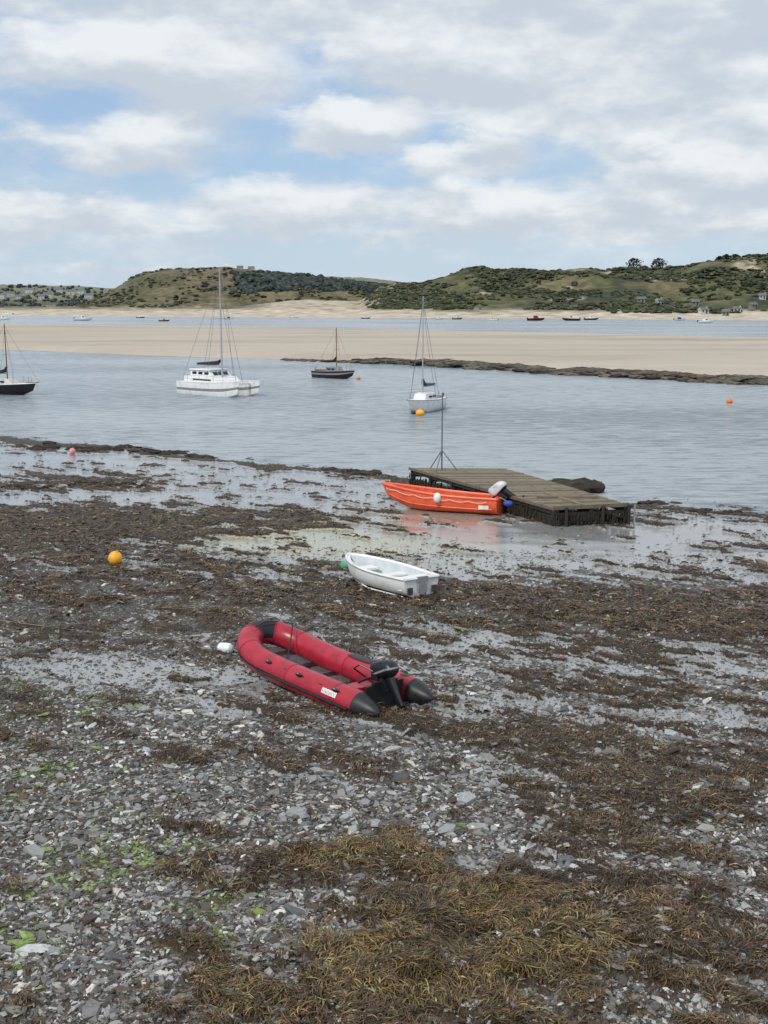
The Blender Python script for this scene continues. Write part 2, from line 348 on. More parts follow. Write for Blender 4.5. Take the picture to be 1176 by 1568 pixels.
# ------------------------------------------------------------ instancing of lumps/chips into one mesh
def ico(sub):
    import bmesh
    bm=bmesh.new(); bmesh.ops.create_icosphere(bm,subdivisions=sub,radius=1); V=np.array([v.co[:] for v in bm.verts]); bm.verts.ensure_lookup_table()
    F=np.array([[v.index for v in f.verts] for f in bm.faces]); bm.free(); return V,F
def scatter(name,V,F,pos,scl,rz,mat,col,jit=.2,tilt=0,smooth=False):
    n=len(pos); k=len(V)
    T=np.repeat(V[None],n,0)*(1+jit*rng.uniform(-1,1,(n,k,1)))*scl[:,None,:]
    if tilt:
        a=rng.normal(0,tilt,n)[:,None]; T2=T.copy(); T2[...,1]=T[...,1]*np.cos(a)-T[...,2]*np.sin(a); T2[...,2]=T[...,1]*np.sin(a)+T[...,2]*np.cos(a); T=T2
        a=rng.normal(0,tilt,n)[:,None]; T2=T.copy(); T2[...,0]=T[...,0]*np.cos(a)-T[...,2]*np.sin(a); T2[...,2]=T[...,0]*np.sin(a)+T[...,2]*np.cos(a); T=T2
    c,s=np.cos(rz)[:,None],np.sin(rz)[:,None]
    T=np.stack([T[...,0]*c-T[...,1]*s,T[...,0]*s+T[...,1]*c,T[...,2]],-1)+pos[:,None,:]
    FF=(F[None]+(np.arange(n)*k)[:,None,None]).reshape(-1,F.shape[1])
    C=np.repeat(col[:,None,:],k,1).reshape(-1,3)
    return npmesh(name,T.reshape(-1,3),FF,mat,smooth,{"Col":C})
V1,F1=ico(1); V2,F2=ico(2)
M_rock=attrmat("rock_attr","Col",.8,.3,3,.3); M_stone=attrmat("stone_attr","Col",.4,.5,25,0,.2)
M_bush=attrmat("bush_attr","Col",.9,.1,.35,.4,.45); M_weed=attrmat("weed_attr","Col",.38,.5,40,0,.4)
# ledge of rocks along the bar's scarp
n=4000; u=np.concatenate([rng.uniform(440,560,160),rng.uniform(530,1850,n-160)])
j=np.searchsorted(pxs,u); ex=G[3,j,0]; ey=G[3,j,1]
dd=np.abs(rng.normal(0,1,n)); wdt=np.clip((u-450)/220,.12,1)*(1+.5*np.sin(u*.021)+.3*np.sin(u*.057))
pos=np.stack([ex+rng.normal(0,.4,n),ey-1.3+dd*1.5*wdt-(rng.random(n)<.15)*rng.uniform(0,3,n),np.zeros(n)],-1)
s=rng.uniform(.2,.65,n)*np.clip((u-430)/170,.5,1); pos[:,2]=.02+.30*np.minimum(dd*wdt,1.2)
scatter("rock_ledge",V1,F1,pos,np.stack([s*1.8,s,s*.40],-1),rng.uniform(-.4,.2,n),M_rock,np.array([[.060,.052,.038]])*rng.uniform(.4,2.4,(n,1)),.25)
# rocks by the near waterline
pts=[]
for (p,q,sp_,k,sz) in [(872,748,30,60,.35),(895,752,14,20,.3),(70,686,35,26,.25),(150,688,60,40,.2),(240,694,50,30,.2),(300,701,20,18,.2),(565,726,16,16,.25),(520,722,20,10,.15),(40,748,60,40,.12),(160,744,60,40,.12),(1000,772,30,14,.15),(1100,785,60,16,.12)]:
    for _ in range(k):
        a=p+random.gauss(0,sp_*.5); c_=survey(a,q+random.gauss(0,1.6)); pts.append((c_[0],c_[1],max(gz(c_[0],c_[1]),0)+ (.12 if sz>=.3 and p>800 else .0),sz*random.uniform(.5,1.3)))
pts=np.array(pts); s=pts[:,3]
scatter("shore_rocks",V1,F1,pts[:,:3],np.stack([s*1.5,s,s*.5],-1),rng.uniform(-.8,.2,len(s)),M_rock,np.array([[.035,.026,.018]])*rng.uniform(.5,1.5,(len(s),1)),.3)
# ------------------------------------------------------------ slate chips
n=135000
yy=np.exp(rng.uniform(np.log(8.2),np.log(31),n)); xx=rng.uniform(-1,1,n)*(.36*yy+1.)
w_,f_,s_,g_,gr_=masks(xx,yy)
keep=rng.random(n)<np.clip((1-w_*.85)*(1-f_*.68),0,1)*np.where(yy>20,.6,1)
xx,yy,w_,f_,g_,gr_=[q[keep] for q in (xx,yy,w_,f_,g_,gr_)]
zz=height(xx,yy,w_,f_,g_); n=len(xx)
hexa=np.array([(math.cos(a),math.sin(a)*.75) for a in np.linspace(0,2*pi,6)[:-1]])
CV=np.concatenate([np.c_[hexa,np.full(5,-.5)],np.c_[hexa*.86,np.full(5,.5)]]); 
CFt=[]
for i in range(5): CFt+=[[i,(i+1)%5,5+(i+1)%5],[i,5+(i+1)%5,5+i]]
CFt+=[[5,6,7],[5,7,8],[5,8,9]]; CFt=np.array(CFt)
s=np.exp(rng.normal(-3.93,.50,n))*(.75+yy*.018)
tone=np.exp(rng.normal(-1.68,.65,n)); tone=np.clip(tone,.025,.62)[:,None]
tone=tone*np.where(f_>.5,.7,1)[:,None]
warm=rng.random((n,1))
col=tone*(np.array([[.95,1.,1.02]])*(1-warm*.6)+np.array([[1.15,.97,.74]])*warm*.6)
gsel=(rng.random(n)<gr_*.6)[:,None]; col=np.where(gsel,np.array([[.15,.21,.055]])*rng.uniform(.6,1.5,(n,1)),col)
brn=(rng.random(n)<.20)[:,None]; col=np.where(brn,np.array([[.085,.052,.028]])*rng.uniform(.5,1.4,(n,1)),col)
scatter("shingle",CV,CFt,np.stack([xx,yy,zz+s*.12],-1),np.stack([s*1.4,s*.9,s*.34],-1),rng.uniform(0,6.3,n),M_stone,col,.28,.22)
# larger slabs
sl_=[(712,1226,22,.34),(610,1192,20,.06),(445,1190,12,.25),(478,1192,13,.25),(770,1296,13,.3),(840,1312,20,.35),(905,1326,10,.55),(908,1357,10,.35),(928,1359,9,.3),(828,1343,14,.38),(683,1273,20,.3),(730,1268,17,.3),
 (318,1259,13,.55),(455,1248,20,.28),(535,1250,11,.3),(1135,1205,18,.36),(1135,1215,12,.1),(420,1293,8,.5),(722,1552,12,.45),(1028,1122,16,.4),(550,1345,15,.14),(575,1262,12,.28),(500,1258,10,.3),(560,1232,12,.26),(745,1240,9,.3),
 (850,1288,11,.35),(80,1455,12,.25),(50,1180,12,.25),(170,1555,14,.25),(1020,1262,9,.25),(940,1180,9,.3),(640,1040,12,.28),(395,1399,11,-1),(332,1447,8,-1),(55,1492,10,.35),(260,1500,9,.35),(880,1330,11,.5),(960,1440,9,.3),(1110,1420,9,.3),(1150,1365,13,.3)]
for _ in range(380):
    sl_.append((random.uniform(0,1176),random.uniform(1090,1560),random.uniform(4,10),random.uniform(.12,.42)))
pp=[];cc=[];sc=[]
for p,q,r,t in sl_:
    X,Y,Z=survey(p,q); k=r/FOC*math.hypot(Y,6); pp.append((X,Y,gz(X,Y)+k*.12)); sc.append((k*1.15,k*.95,k*.25)); cc.append((.16,.24,.03) if t<0 else (t*.97,t*1.,t*1.0))
scatter("slate_slabs",CV,CFt,np.array(pp),np.array(sc),rng.uniform(0,6.3,len(pp)),M_stone,np.array(cc),.25,.1)
# ------------------------------------------------------------ seaweed fronds
def fronds(name,n,y0,y1,lmin,lmax,wid,goldonly=False):
    yy=np.exp(rng.uniform(np.log(y0),np.log(y1),n)); xx=rng.uniform(-1,1,n)*(.36*yy+1.)
    w_,f_,s_,g_,gr_=masks(xx,yy); keep=rng.random(n)<np.clip(w_*1.0+.03,0,1)
    if goldonly: keep&=(rng.random(n)<g_)
    xx,yy,w_,f_,g_=[q[keep] for q in (xx,yy,w_,f_,g_)]; n=len(xx)
    zz=height(xx,yy,w_,f_,g_)
    th=fbm(xx*1.1,yy*1.1,3,91)*5+rng.normal(0,.45,n); cur=rng.normal(0,1.1,n); L=rng.uniform(lmin,lmax,n); k=5
    tl=np.linspace(0,1,k)
    ang=th[:,None]+cur[:,None]*tl[None]
    dx=np.cumsum(np.cos(ang),1)*(L/k)[:,None]; dy=np.cumsum(np.sin(ang),1)*(L/k)[:,None]
    hz=rng.uniform(.0,.035,n)[:,None]*np.sin(tl*pi)[None]+rng.uniform(.002,.025,n)[:,None]+.02*(g_*rng.random(n))[:,None]
    wd=wid*rng.uniform(.5,1.4,n)[:,None]*(1-.75*tl[None]**2)
    nx=-np.sin(ang); ny=np.cos(ang); roll=rng.normal(0,.5,n)[:,None]
    cx=xx[:,None]+dx; cy=yy[:,None]+dy; cz=zz[:,None]+hz
    A_=np.stack([cx+nx*wd*np.cos(roll),cy+ny*wd*np.cos(roll),cz+wd*np.sin(roll)],-1); B_=np.stack([cx-nx*wd*np.cos(roll),cy-ny*wd*np.cos(roll),cz-wd*np.sin(roll)],-1)
    V=np.stack([A_,B_],2).reshape(n,2*k,3)
    q=np.array([[2*i,2*i+1,2*i+3,2*i+2] for i in range(k-1)])
    F=(q[None]+(np.arange(n)*2*k)[:,None,None]).reshape(-1,4)
    patch=(1+.8*fbm(xx*1.3,yy*1.3,3,301))[:,None]
    br=np.array([[.080,.046,.023]])*np.exp(rng.normal(0,.6,(n,1)))*patch; go=np.array([[.155,.100,.034]])*np.exp(rng.normal(0,.5,(n,1)))*patch; ol=np.array([[.095,.095,.035]])*np.exp(rng.normal(0,.4,(n,1)))*patch
    gm=np.clip(g_[:,None]*1.1,0,1); pick=rng.random((n,1))
    C=np.where(pick<gm*.65,go,np.where(pick>.88,ol,br)); C=np.clip(C,.004,.32)
    return npmesh(name,V.reshape(-1,3),F,M_weed,True,{"Col":np.repeat(C[:,None,:],2*k,1).reshape(-1,3)})
fronds("seaweed",160000,8.0,24,.05,.20,.0055)
fronds("seaweed",90000,8.0,15,.10,.30,.0040,True)
fronds("seaweed",70000,22,50,.10,.32,.014)
# ------------------------------------------------------------ hills
pxl=np.linspace(-700,1900,760)
ta=(pxl-588)/FOC*cp
def prof(pts,D):
    yv=np.interp(pxl,*zip(*pts)); return np.maximum(0,CAMH+D*elev(yv))
wl=np.interp(pxl,*zip(*[(-700,483),(0,484),(250,485),(560,487),(800,487),(950,489),(1176,491),(1900,496)]))
rw=CAMH/(-elev(wl))
hB=prof([(-700,482),(545,482),(572,464),(580,451),(610,444),(640,444),(660,437),(680,432),(712,419),(730,417),(755,421),(800,419),(830,424),(860,421),(900,417),(925,422),(950,416),(1000,419),(1050,414),(1100,406),(1176,400),(1400,384),(1900,374)],900)
hA=prof([(-700,480),(90,480),(128,471),(150,460),(180,445),(215,426),(250,419),(300,415),(350,415),(400,419),(440,424),(500,434),(560,441),(650,445),(800,465),(900,480),(1900,480)],1350)
hC=prof([(-700,430),(-200,434),(0,439),(120,441),(170,445),(400,428),(500,431),(560,431),(640,438),(1900,438)],2600)
rows=np.concatenate([np.linspace(0,.12,24),np.geomspace(.125,1,190)])
R=rw[None]+(3300-rw[None])*rows[:,None]**1.5
TX=ta[None]*R; TY=R+0*TX
footB=np.interp(pxl,[560,800,960,1176,1900],[640,600,590,575,500])
def rampup(r,a,b,e=1.): 
    s=np.clip((r-a)/(b-a),0,1); return (s*s*(3-2*s))**e
shB=rampup(R,footB[None],900,.75)*(1-.7*rampup(R,920,1500)); shA=rampup(R,1020,1350,.6)*(1-.9*rampup(R,1380,2000)); shC=rampup(R,1600,2600)
f1=fbm(TX*.010,TY*.008,5,21); f2=fbm(TX*.03,TY*.03,4,44)
zB=hB[None]*shB*(1+.45*f1*(1-shB**4)); zA=hA[None]*shA*(1+.2*f1*(1-shA**4)); zC=hC[None]*shC
low=1.0*rampup(R,rw[None],rw[None]+60)+2.2*rampup(R,700,1000)+1.2*f2*rampup(R,rw[None]+20,rw[None]+120)*.5
dune=6.5*np.exp(-((pxl-490)/110)**2)[None]*rampup(R,760,900)*(1-.0*R)
Z=np.maximum.reduce([zB,zA,zC])+low+dune*(1-np.clip(shA*hA[None]/40,0,1))
Z+=f2*2.2*np.clip(Z/20,0,1)
Z[0]-=.4
veg=ss(1.8,4.5,Z+1.5*f2)
olive=np.array([.105,.108,.055]); dark=np.array([.050,.060,.036]); tan=np.array([.21,.175,.105]); sand=np.array([.50,.43,.34]); field=np.array([.16,.18,.09])
k1=ss(-.2,.25,fbm(TX*.014,TY*.009,5,63))[...,None]; k2=ss(.04,.38,fbm(TX*.025,TY*.014,5,83))[...,None]
Bm=(zB>=zA)[...,None]
C=np.where(Bm,olive*(1-k1)+dark*k1, tan*.68*(1-k1*.7)+olive*k1*.6)
C=C*(1-k2*.55)+tan*k2*.55*np.where(Bm,.9,1)
C=np.where((R>1900)[...,None],field*(1-k2)+tan*k2,C)
dsand=np.exp(-((pxl-480)/100)**2)[None]*((R>700)&(R<1000))
scar=ss(.32,.5,fbm(TX*.03,TY*.02,4,260)-.0)*(zB>8)*.6
vg=(veg*(1-.85*ss(.2,.8,dsand+.4*f2*(dsand>.05)))*(1-scar))[...,None]
C=sand*(1-vg)+C*vg
hz=ss(600,4200,R)[...,None]; C=C*(1-hz*.5)+np.array([.21,.25,.29])*hz*.5  # distance haze painted into the hill vertex colours
M_hill=attrmat("hillside","Col",.95,.1,.12,.5,.4)
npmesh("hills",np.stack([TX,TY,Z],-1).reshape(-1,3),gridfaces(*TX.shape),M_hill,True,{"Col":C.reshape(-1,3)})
def hz_at(px,r):
    j=int(np.clip(np.searchsorted(pxl,px),1,len(pxl)-1)); col=R[:,j]; i=int(np.clip(np.searchsorted(col,r),1,len(col)-1)); 
    return (ta[j]*r,r,float(Z[i,j]))
P_=[];S_=[];C_=[]
cnt=0
while cnt<10500:
    if random.random()<.8: p=random.uniform(560,1400); r=random.uniform(560,960)
    else: p=random.uniform(100,700); r=random.uniform(1020,1400)
    q=hz_at(p,r)
    if q[2]<(2.4 if p>930 else 4.0): continue
    nv=float(fbm(np.array([q[0]*.018]),np.array([q[1]*.013]),4,140)[0])
    if random.random()>(.44+1.9*nv if p>560 else .20+1.5*nv): continue
    s=random.uniform(.5,1.9)*(1.2 if r>1000 else 1); P_.append((q[0],q[1],q[2]+s*.08)); S_.append((s*1.5,s*1.2,s*.55))
    t=random.uniform(.7,1.4); ba=random.choice([(.042,.054,.031),(.062,.072,.040),(.085,.084,.046),(.050,.062,.042)]); C_.append([c*t for c in ba]); cnt+=1
scatter("hillside_shrubs",V1,F1,np.array(P_),np.array(S_),rng.uniform(0,6,len(P_)),M_bush,np.array(C_),.3,0,False)
P_=[];S_=[];C_=[]
for _ in range(1500):
    k=random.random()
    if k<.45: p=random.triangular(345,600,430); r=random.uniform(1090,1230)+ (p-400)*.2
    elif k<.75: p=random.uniform(440,620); r=random.uniform(1500,1900)
    else: p=random.uniform(-100,165); r=random.uniform(1500,2400)
    q=hz_at(p,r); s=random.uniform(1.6,4.0); P_.append((q[0],q[1],q[2]+s*.35)); S_.append((s*1.1,s,s*random.uniform(.6,1.0)))
    t=random.uniform(.7,1.6); C_.append((.045*t,.057*t,.052*t))
scatter("distant_woodland",V2,F2,np.array(P_),np.array(S_),rng.uniform(0,6,len(P_)),M_bush,np.array(C_),.25,0,False)
M_bark=pmat("bark",(.06,.045,.03),.9,.3,3); M_leaf=pmat("pine_foliage",(.022,.034,.018),.9,.5,1.2)
def pine(px,r,h,wd):
    q=hz_at(px,r); mb=MB(); mb.tube([(0,0,-1),(.1,0,h*.4),(.3,.1,h*.85)],[.5,.35,.12],7,0)
    for i in range(9):
        a=random.uniform(0,6.3); z0=h*random.uniform(.3,.75); l=wd*.5*random.uniform(.5,.95); mb.cyl((.1,0,z0),(l*math.cos(a),l*math.sin(a),z0+h*.12),.16,.05,5,0)
    for i in range(420):
        a=random.uniform(0,6.3); t=random.random()**.5; zz=random.uniform(.12,1.); rad=wd*.55*t*math.sin(min(1,(1.08-zz)/.5)*pi/2)
        lob=1+.25*math.sin(3*a+zz*5)
        c=Vector((rad*lob*math.cos(a),rad*lob*math.sin(a),h*zz)); s=random.uniform(.35,.9)
        d1=Vector((random.gauss(0,1),random.gauss(0,1),random.gauss(0,.5))).normalized()*s; d2=d1.cross(Vector((random.gauss(0,1),random.gauss(0,1),random.gauss(0,1)))).normalized()*s
        mb.add([c-d1,c-d2*.7,c+d1,c+d2*.7+Vector((0,0,.2))],[(0,1,2,3)],1)
    mb.obj("pine_tree",[M_bark,M_leaf],None,(q[0],q[1],q[2]-.3),random.uniform(0,6))
for a in [(968,895,8.5,12),(1003,895,8,11),(1108,890,6,7),(1122,890,5,7),(1098,892,4.5,6),(1140,893,4,6)]: pine(*a)
M_wallw=pmat("white_render",(.50,.50,.48),.8,.12,1); M_walls=pmat("stone_wall",(.22,.205,.18),.9,.3,2); M_slate=pmat("slate_roof",(.14,.15,.16),.7,.3,2); M_win=pmat("window_glass",(.03,.04,.05),.2,.2,1)
def cottage(px,r,w_,d_,h_,mat,rz):
    q=hz_at(px,r); mb=MB(); mb.box((0,0,h_/2-.5),(w_,d_,h_+1),0); rh=d_*.42
    mb.add([(-w_/2-.3,-d_/2-.3,h_+.0),(w_/2+.3,-d_/2-.3,h_+.0),(w_/2+.3,d_/2+.3,h_+.0),(-w_/2-.3,d_/2+.3,h_+.0),(-w_/2-.3,0,h_+rh),(w_/2+.3,0,h_+rh)],[(0,1,5,4),(2,3,4,5),(0,4,3),(1,2,5),(3,2,1,0)],[1,1,0,0,1])
    mb.box((w_*.38,0,h_+rh*.95),(.6,.5,.9),0)
    nwn=max(2,int(w_/2.6))
    for i in range(nwn):
        xx=-w_/2+(i+.5)*w_/nwn
        for zz in ([1.4] if h_<4 else [1.4,h_-1.2]):
            mb.box((xx,-d_/2-.03,zz),(.8,.1,.9),2)
    mb.box((0.8,-d_/2-.04,.95),(.7,.12,1.8),2)
    mb.obj("cottage",[mat,M_slate,M_win],None,q,rz)
for i,p in enumerate([985,1012,1060,1078,1110,1128,1152,1170,1200]):
    cottage(p+random.uniform(-5,5),random.uniform(575,665),random.uniform(3,4.6),random.uniform(2.6,3.6),2.0,M_wallw if i%2 else M_walls,random.uniform(-.4,.4))
for p in [503,512,522,530,546,556,566,574,583]: cottage(p,random.uniform(1950,2150),random.uniform(9,14),8,random.choice([5,6]),M_wallw,random.uniform(-.4,.4))
for p in [366,383]: cottage(p,1345,7,6,3,M_wallw,.2)
for i in range(14): cottage(-60+i*15+random.uniform(-6,6),random.uniform(1900,2300),random.uniform(9,16),8,5,M_wallw,random.uniform(-.4,.4))
# ------------------------------------------------------------ boat building
def station(u,L,B,H,tr,br,kr,inset=0,rake=.0,zf=None,nc=8,e=.7,e2=.9):
    w_=tr+(1-tr)*math.sin(min(u/.5,1)*pi/2)
    if u>.42: s=(u-.42)/.58; w_*=max(0,1-s**2.3)**.75
    b=max(B/2*w_-inset,.008); zs=H+br*u**2.5; zk=kr*H*max(0,(u-.7)/.3)**2; ring=[]
    for j in range(-nc,nc+1):
        a=abs(j)/nc; yv=b*math.sin(a*pi/2)**e*(1 if j>=0 else -1); zv=zk+(zs-zk)*(1-math.cos(a*pi/2))**e2
        xx=-L/2+u*(L-inset)+ (inset*.5) + rake*(zv/H)*u**4
        if zf is not None: zv=max(zv,zf)
        ring.append(Vector((xx,yv,zv)))
    return ring
def hull(mb,L,B,H,tr=.8,br=.15,kr=.6,rake=.25,open_=True,mo=0,mi=1,mr=2,md=1,stripe=None,t=.05,zf=.12,rimr=.03,ns=26,nc=8,e=.7,e2=.9):
    R=[station(i/(ns-1),L,B,H,tr,br,kr,0,rake,None,nc,e,e2) for i in range(ns)]
    def mf(i,j):
        a=abs(j+.5-nc)/nc
        if stripe:
            for lo,hi,mm in stripe:
                if lo<=a<hi: return mm
        return mo
    mb.rings(R,mo,False,False,False,mf); mb.add(R[0],[tuple(range(2*nc+1))],mo)
    if open_:
        Q=[station(i/(ns-1),L-t,B,H-.0,tr,br,kr,t,rake,zf,nc,e,e2) for i in range(ns)]
        mb.rings(Q,mi,False,False,False); mb.add(Q[0],[tuple(range(2*nc+1))[::-1]],mi)
        for k in (0,-1):
            V=[];F=[]
            for i in range(ns): V+= [R[i][k],Q[i][k]]
            for i in range(ns-1): F.append((2*i,2*i+1,2*i+3,2*i+2))
            mb.add(V,F,mr)
        mb.add([R[0][0],Q[0][0],Q[0][-1],R[0][-1]],[(0,1,2,3)],mr)
    else:
        V=[];F=[]
        for i in range(ns):
            a,b_=R[i][0],R[i][-1]; V+=[a,(a+b_)/2+Vector((0,0,.08*(b_.y-a.y)*.5)),b_]
        for i in range(ns-1): F+=[(3*i,3*i+1,3*i+4,3*i+3),(3*i+1,3*i+2,3*i+5,3*i+4)]
        mb.add(V,F,md)
    for k in (0,-1): mb.tube([r[k]+Vector((0,0,.005)) for r in R],rimr,6,mr)
    mb.tube([R[0][0],R[0][-1]],rimr,6,mr)
    return R
def outboard(mb,o,tilt=0,s=1,mc=0,ml=0,tiller=True,band=None):
    R=Matrix.Rotation(tilt,3,'Y'); T=lambda p:Vector(o)+R@(Vector(p)*s)
    rg=[]
    for zz,a,b_,xo in [(.08,.12,.08,-.10),(.12,.21,.12,-.09),(.17,.245,.135,-.085),(.20,.245,.135,-.085),(.28,.23,.125,-.075),(.34,.18,.10,-.06),(.365,.10,.05,-.05)]:
        rg.append([T((xo+a*math.copysign(abs(math.cos(u))**.55,math.cos(u)),b_*math.copysign(abs(math.sin(u))**.6,math.sin(u)),zz+.04*(math.cos(u)))) for u in np.linspace(0,2*pi,21)[:-1]])
    mb.rings(rg,mc,matf=lambda i,j: ml if i==0 else (band if (band is not None and i==2) else mc))
    rg=[]
    for zz,a,b_,xo in [(.10,.09,.06,-.13),(-.2,.07,.045,-.14),(-.45,.065,.035,-.15),(-.62,.06,.02,-.16)]:
        rg.append([T((xo+a*math.cos(u),b_*math.sin(u),zz)) for u in np.linspace(0,2*pi,13)[:-1]])
    mb.rings(rg,ml)
    def bx(c,d):
        V=[T((c[0]+q[0]*d[0]/2,c[1]+q[1]*d[1]/2,c[2]+z_*d[2]/2)) for z_ in(-1,1) for q in((-1,-1),(1,-1),(1,1),(-1,1))]
        mb.add(V,[(3,2,1,0),(4,5,6,7),(0,1,5,4),(1,2,6,5),(2,3,7,6),(3,0,4,7)],ml)
    bx((-.19,0,-.44),(.28,.17,.015)); bx((-.17,0,-.72),(.10,.012,.16))
    mb.tube([T((-.02,0,-.6)),T((-.08,0,-.6)),T((-.22,0,-.6)),T((-.30,0,-.6))],[.012*s,.045*s,.045*s,.03*s],10,ml)
    for k in range(3):
        a=k*2.094; u=Vector((0,math.cos(a),math.sin(a))); v_=Vector((.04,-math.sin(a)*.05,math.cos(a)*.05)); c=Vector((-.31,0,-.6))
        mb.add([T(c+u*.02-v_*.3),T(c+u*.08-v_),T(c+u*.13),T(c+u*.08+v_),T(c+u*.02+v_*.3)],[(0,1,2,3,4)],ml)
    bx((-.02,0,-.02),(.10,.2,.24)); bx((.04,.07,.02),(.05,.03,.16)); bx((.04,-.07,.02),(.05,.03,.16))
    if tiller: mb.tube([T((.0,.03,.14)),T((.3,.05,.2)),T((.55,.05,.22))],[.03*s,.022*s,.026*s],8,ml)
# ---- inflatable boat
tA=survey(577,1080,.22); tB=survey(664,1066,.22); bw=survey(392,972,.45)
smid=((tA[0]+tB[0])/2,(tA[1]+tB[1])/2); Lr=math.hypot(bw[0]-smid[0],bw[1]-smid[1]); hd=math.atan2(bw[1]-smid[1],bw[0]-smid[0])
sc=min(max(Lr/3.85,.85),1.2)
cx,cy=(smid[0]+bw[0])/2,(smid[1]+bw[1])/2
root=empty("inflatable_boat",(cx,cy,gz(cx,cy)+.0),0,(math.radians(2),math.radians(-1.5),hd)); root.scale=(sc,)*3
half=.56; path=[];rad=[]
for xx,r_ in [(-1.93,.015),(-1.90,.05),(-1.82,.10),(-1.7,.155),(-1.55,.20),(-1.5,.215)]: path.append((xx,-half,.235)); rad.append(r_)
for xx in np.linspace(-1.3,.85,16): path.append((xx,-half,.235+.03*max(0,xx)**2)); rad.append(.22)
for a in np.linspace(-80,80,25):
    t=math.radians(a); path.append((.85+1.0*math.cos(t)**.8,half*math.copysign(abs(math.sin(t))**1.0,t)*1.0,.26+.22*math.cos(t)**1.5)); rad.append(.22-.01*math.cos(t))
for p,r_ in list(zip(path,rad))[:22][::-1]: path.append((p[0],half,p[2])); rad.append(r_)
npth=len(path); n0=24
mb=MB()
def tubem(i,j):
    if i<5 or i>=npth-6: return 1
    a=(j+.5)/n0*360
    if 22+8<=i<=22+14: return 1 if not (200<a<340) else 0
    if a>342 or (270<a<300): return 1
    return 0
mb.tube(path,rad,n0,0,tubem)
for i in (6,15,24,30,37,43,52,60):
    if 5<i<npth-6:
        p=Vector(path[i]); q=Vector(path[i+1]); d=(q-p).normalized(); mb.tube([p,p+d*.035],rad[i]+.003,n0,2)
for sgn in(-1,1):
    for xx in (-1.1,-.2,.6):
        mb.ell((xx,sgn*(half+.155),.39),(.085,.035,.06),1,10,6,R=Matrix.Rotation(-sgn*.75,3,'X'))
        mb.tube([(xx-.05,sgn*(half+.17),.41),(xx,sgn*(half+.20),.43),(xx+.05,sgn*(half+.17),.41)],.012,6,4)
    mb.tube([(xx,sgn*(half+.222),.205) for xx in np.linspace(-1.45,.85,10)],.022,8,1)
mb.ell((-.25,-half,.447),(.33,.10,.014),1,16,6,.6)
mb.ell((-1.28,-half-.0,.448),(.10,.07,.012),1,12,6)
V=[];F=[]
for k in range(9):
    xx=-1.16+.34*k/8
    for a in np.linspace(16,38,6): V.append((xx,half+.225*math.cos(math.radians(a)),.235+.225*math.sin(math.radians(a))))
for k in range(8):
    for l in range(5): F.append((k*6+l,k*6+l+1,(k+1)*6+l+1,(k+1)*6+l))
mb.add(V,F,3)
for k in range(12):
    xx=-1.13+.025*k; zc_=22+4*math.sin(k*2.3)
    mb.tube([(xx+.012*q,half+.226*math.cos(math.radians(a)),.235+.226*math.sin(math.radians(a))) for q,a in enumerate((zc_,zc_+4,zc_+7))],.0035,4,2 if k%3 else 1)
mb.obj("tubes",[M_red,M_rubber,pmat("dark_red_seam",(.30,.012,.03),.5,.2,6),M_white,M_greyrub],root)
mb=MB()
V=[];F=[]
for i,xx in enumerate(np.linspace(-1.5,1.6,18)):
    hw=.42*(1 if xx<.8 else max(.05,1-((xx-.8)/.85)**2)**.5); zf=.10+(.16*max(0,(xx-.6))**1.5)
    for yv in np.linspace(-hw,hw,9): V.append((xx,yv,zf))
F=[(i*9+j,i*9+j+1,(i+1)*9+j+1,(i+1)*9+j) for i in range(17) for j in range(8)]
mb.add(V,F,[0 if (i%3) else 1 for i in range(17) for j in range(8)])
mb.box((-1.42,0,.26),(.045,.76,.42),1); mb.box((-1.42,0,.49),(.055,.5,.03),1)
mb.box((-.85,.05,.20),(.26,.5,.16),3)
mb.tube([(-.6,.2,.14),(-.2,.3,.16),(.3,.28,.15)],.02,8,2); mb.ell((-.45,.22,.15),(.18,.05,.02),2)
mb.ell((.85,.05,.20),(.30,.22,.10),2,14,8,.8); mb.ell((-1.15,-.22,.2),(.17,.12,.10),3,12,8,.6)
mb.obj("floor_and_transom",[M_floor,M_rubber,pmat("dark_seat",(.05,.05,.055),.5,.3,8),M_red],root)
mb=MB(); outboard(mb,(-1.45,0,.46),math.radians(34),1.0,0,0,True,1)
mb.tube([(-1.3,.1,.62),(-1.05,.2,.7),(-.8,.1,.55),(-.95,-.2,.3)],.016,6,0); mb.box((-1.28,.0,.55),(.12,.28,.1),0,.3)
mb.obj("outboard_motor",[M_black,M_greyrub],root)
mb=MB(); 
mb.tube([(1.55,-.3,.69),(1.35,-.34,.70),(1.1,-.1,.45),(.8,.2,.3),(.4,.3,.2)],.012,6,0)
mb.tube([(1.62,.25,.68),(1.7,.0,.71),(1.66,-.25,.68)],.014,6,0)
for s_ in(-1,1):
    mb.tube([(-1.2+.15*k,s_*(half+.20*math.cos(.7)),.235+.2*math.sin(.7)+.03-.025*(k%3)) for k in range(15)],.009,5,0)
mb.obj("grab_lines",[M_rubber],root)
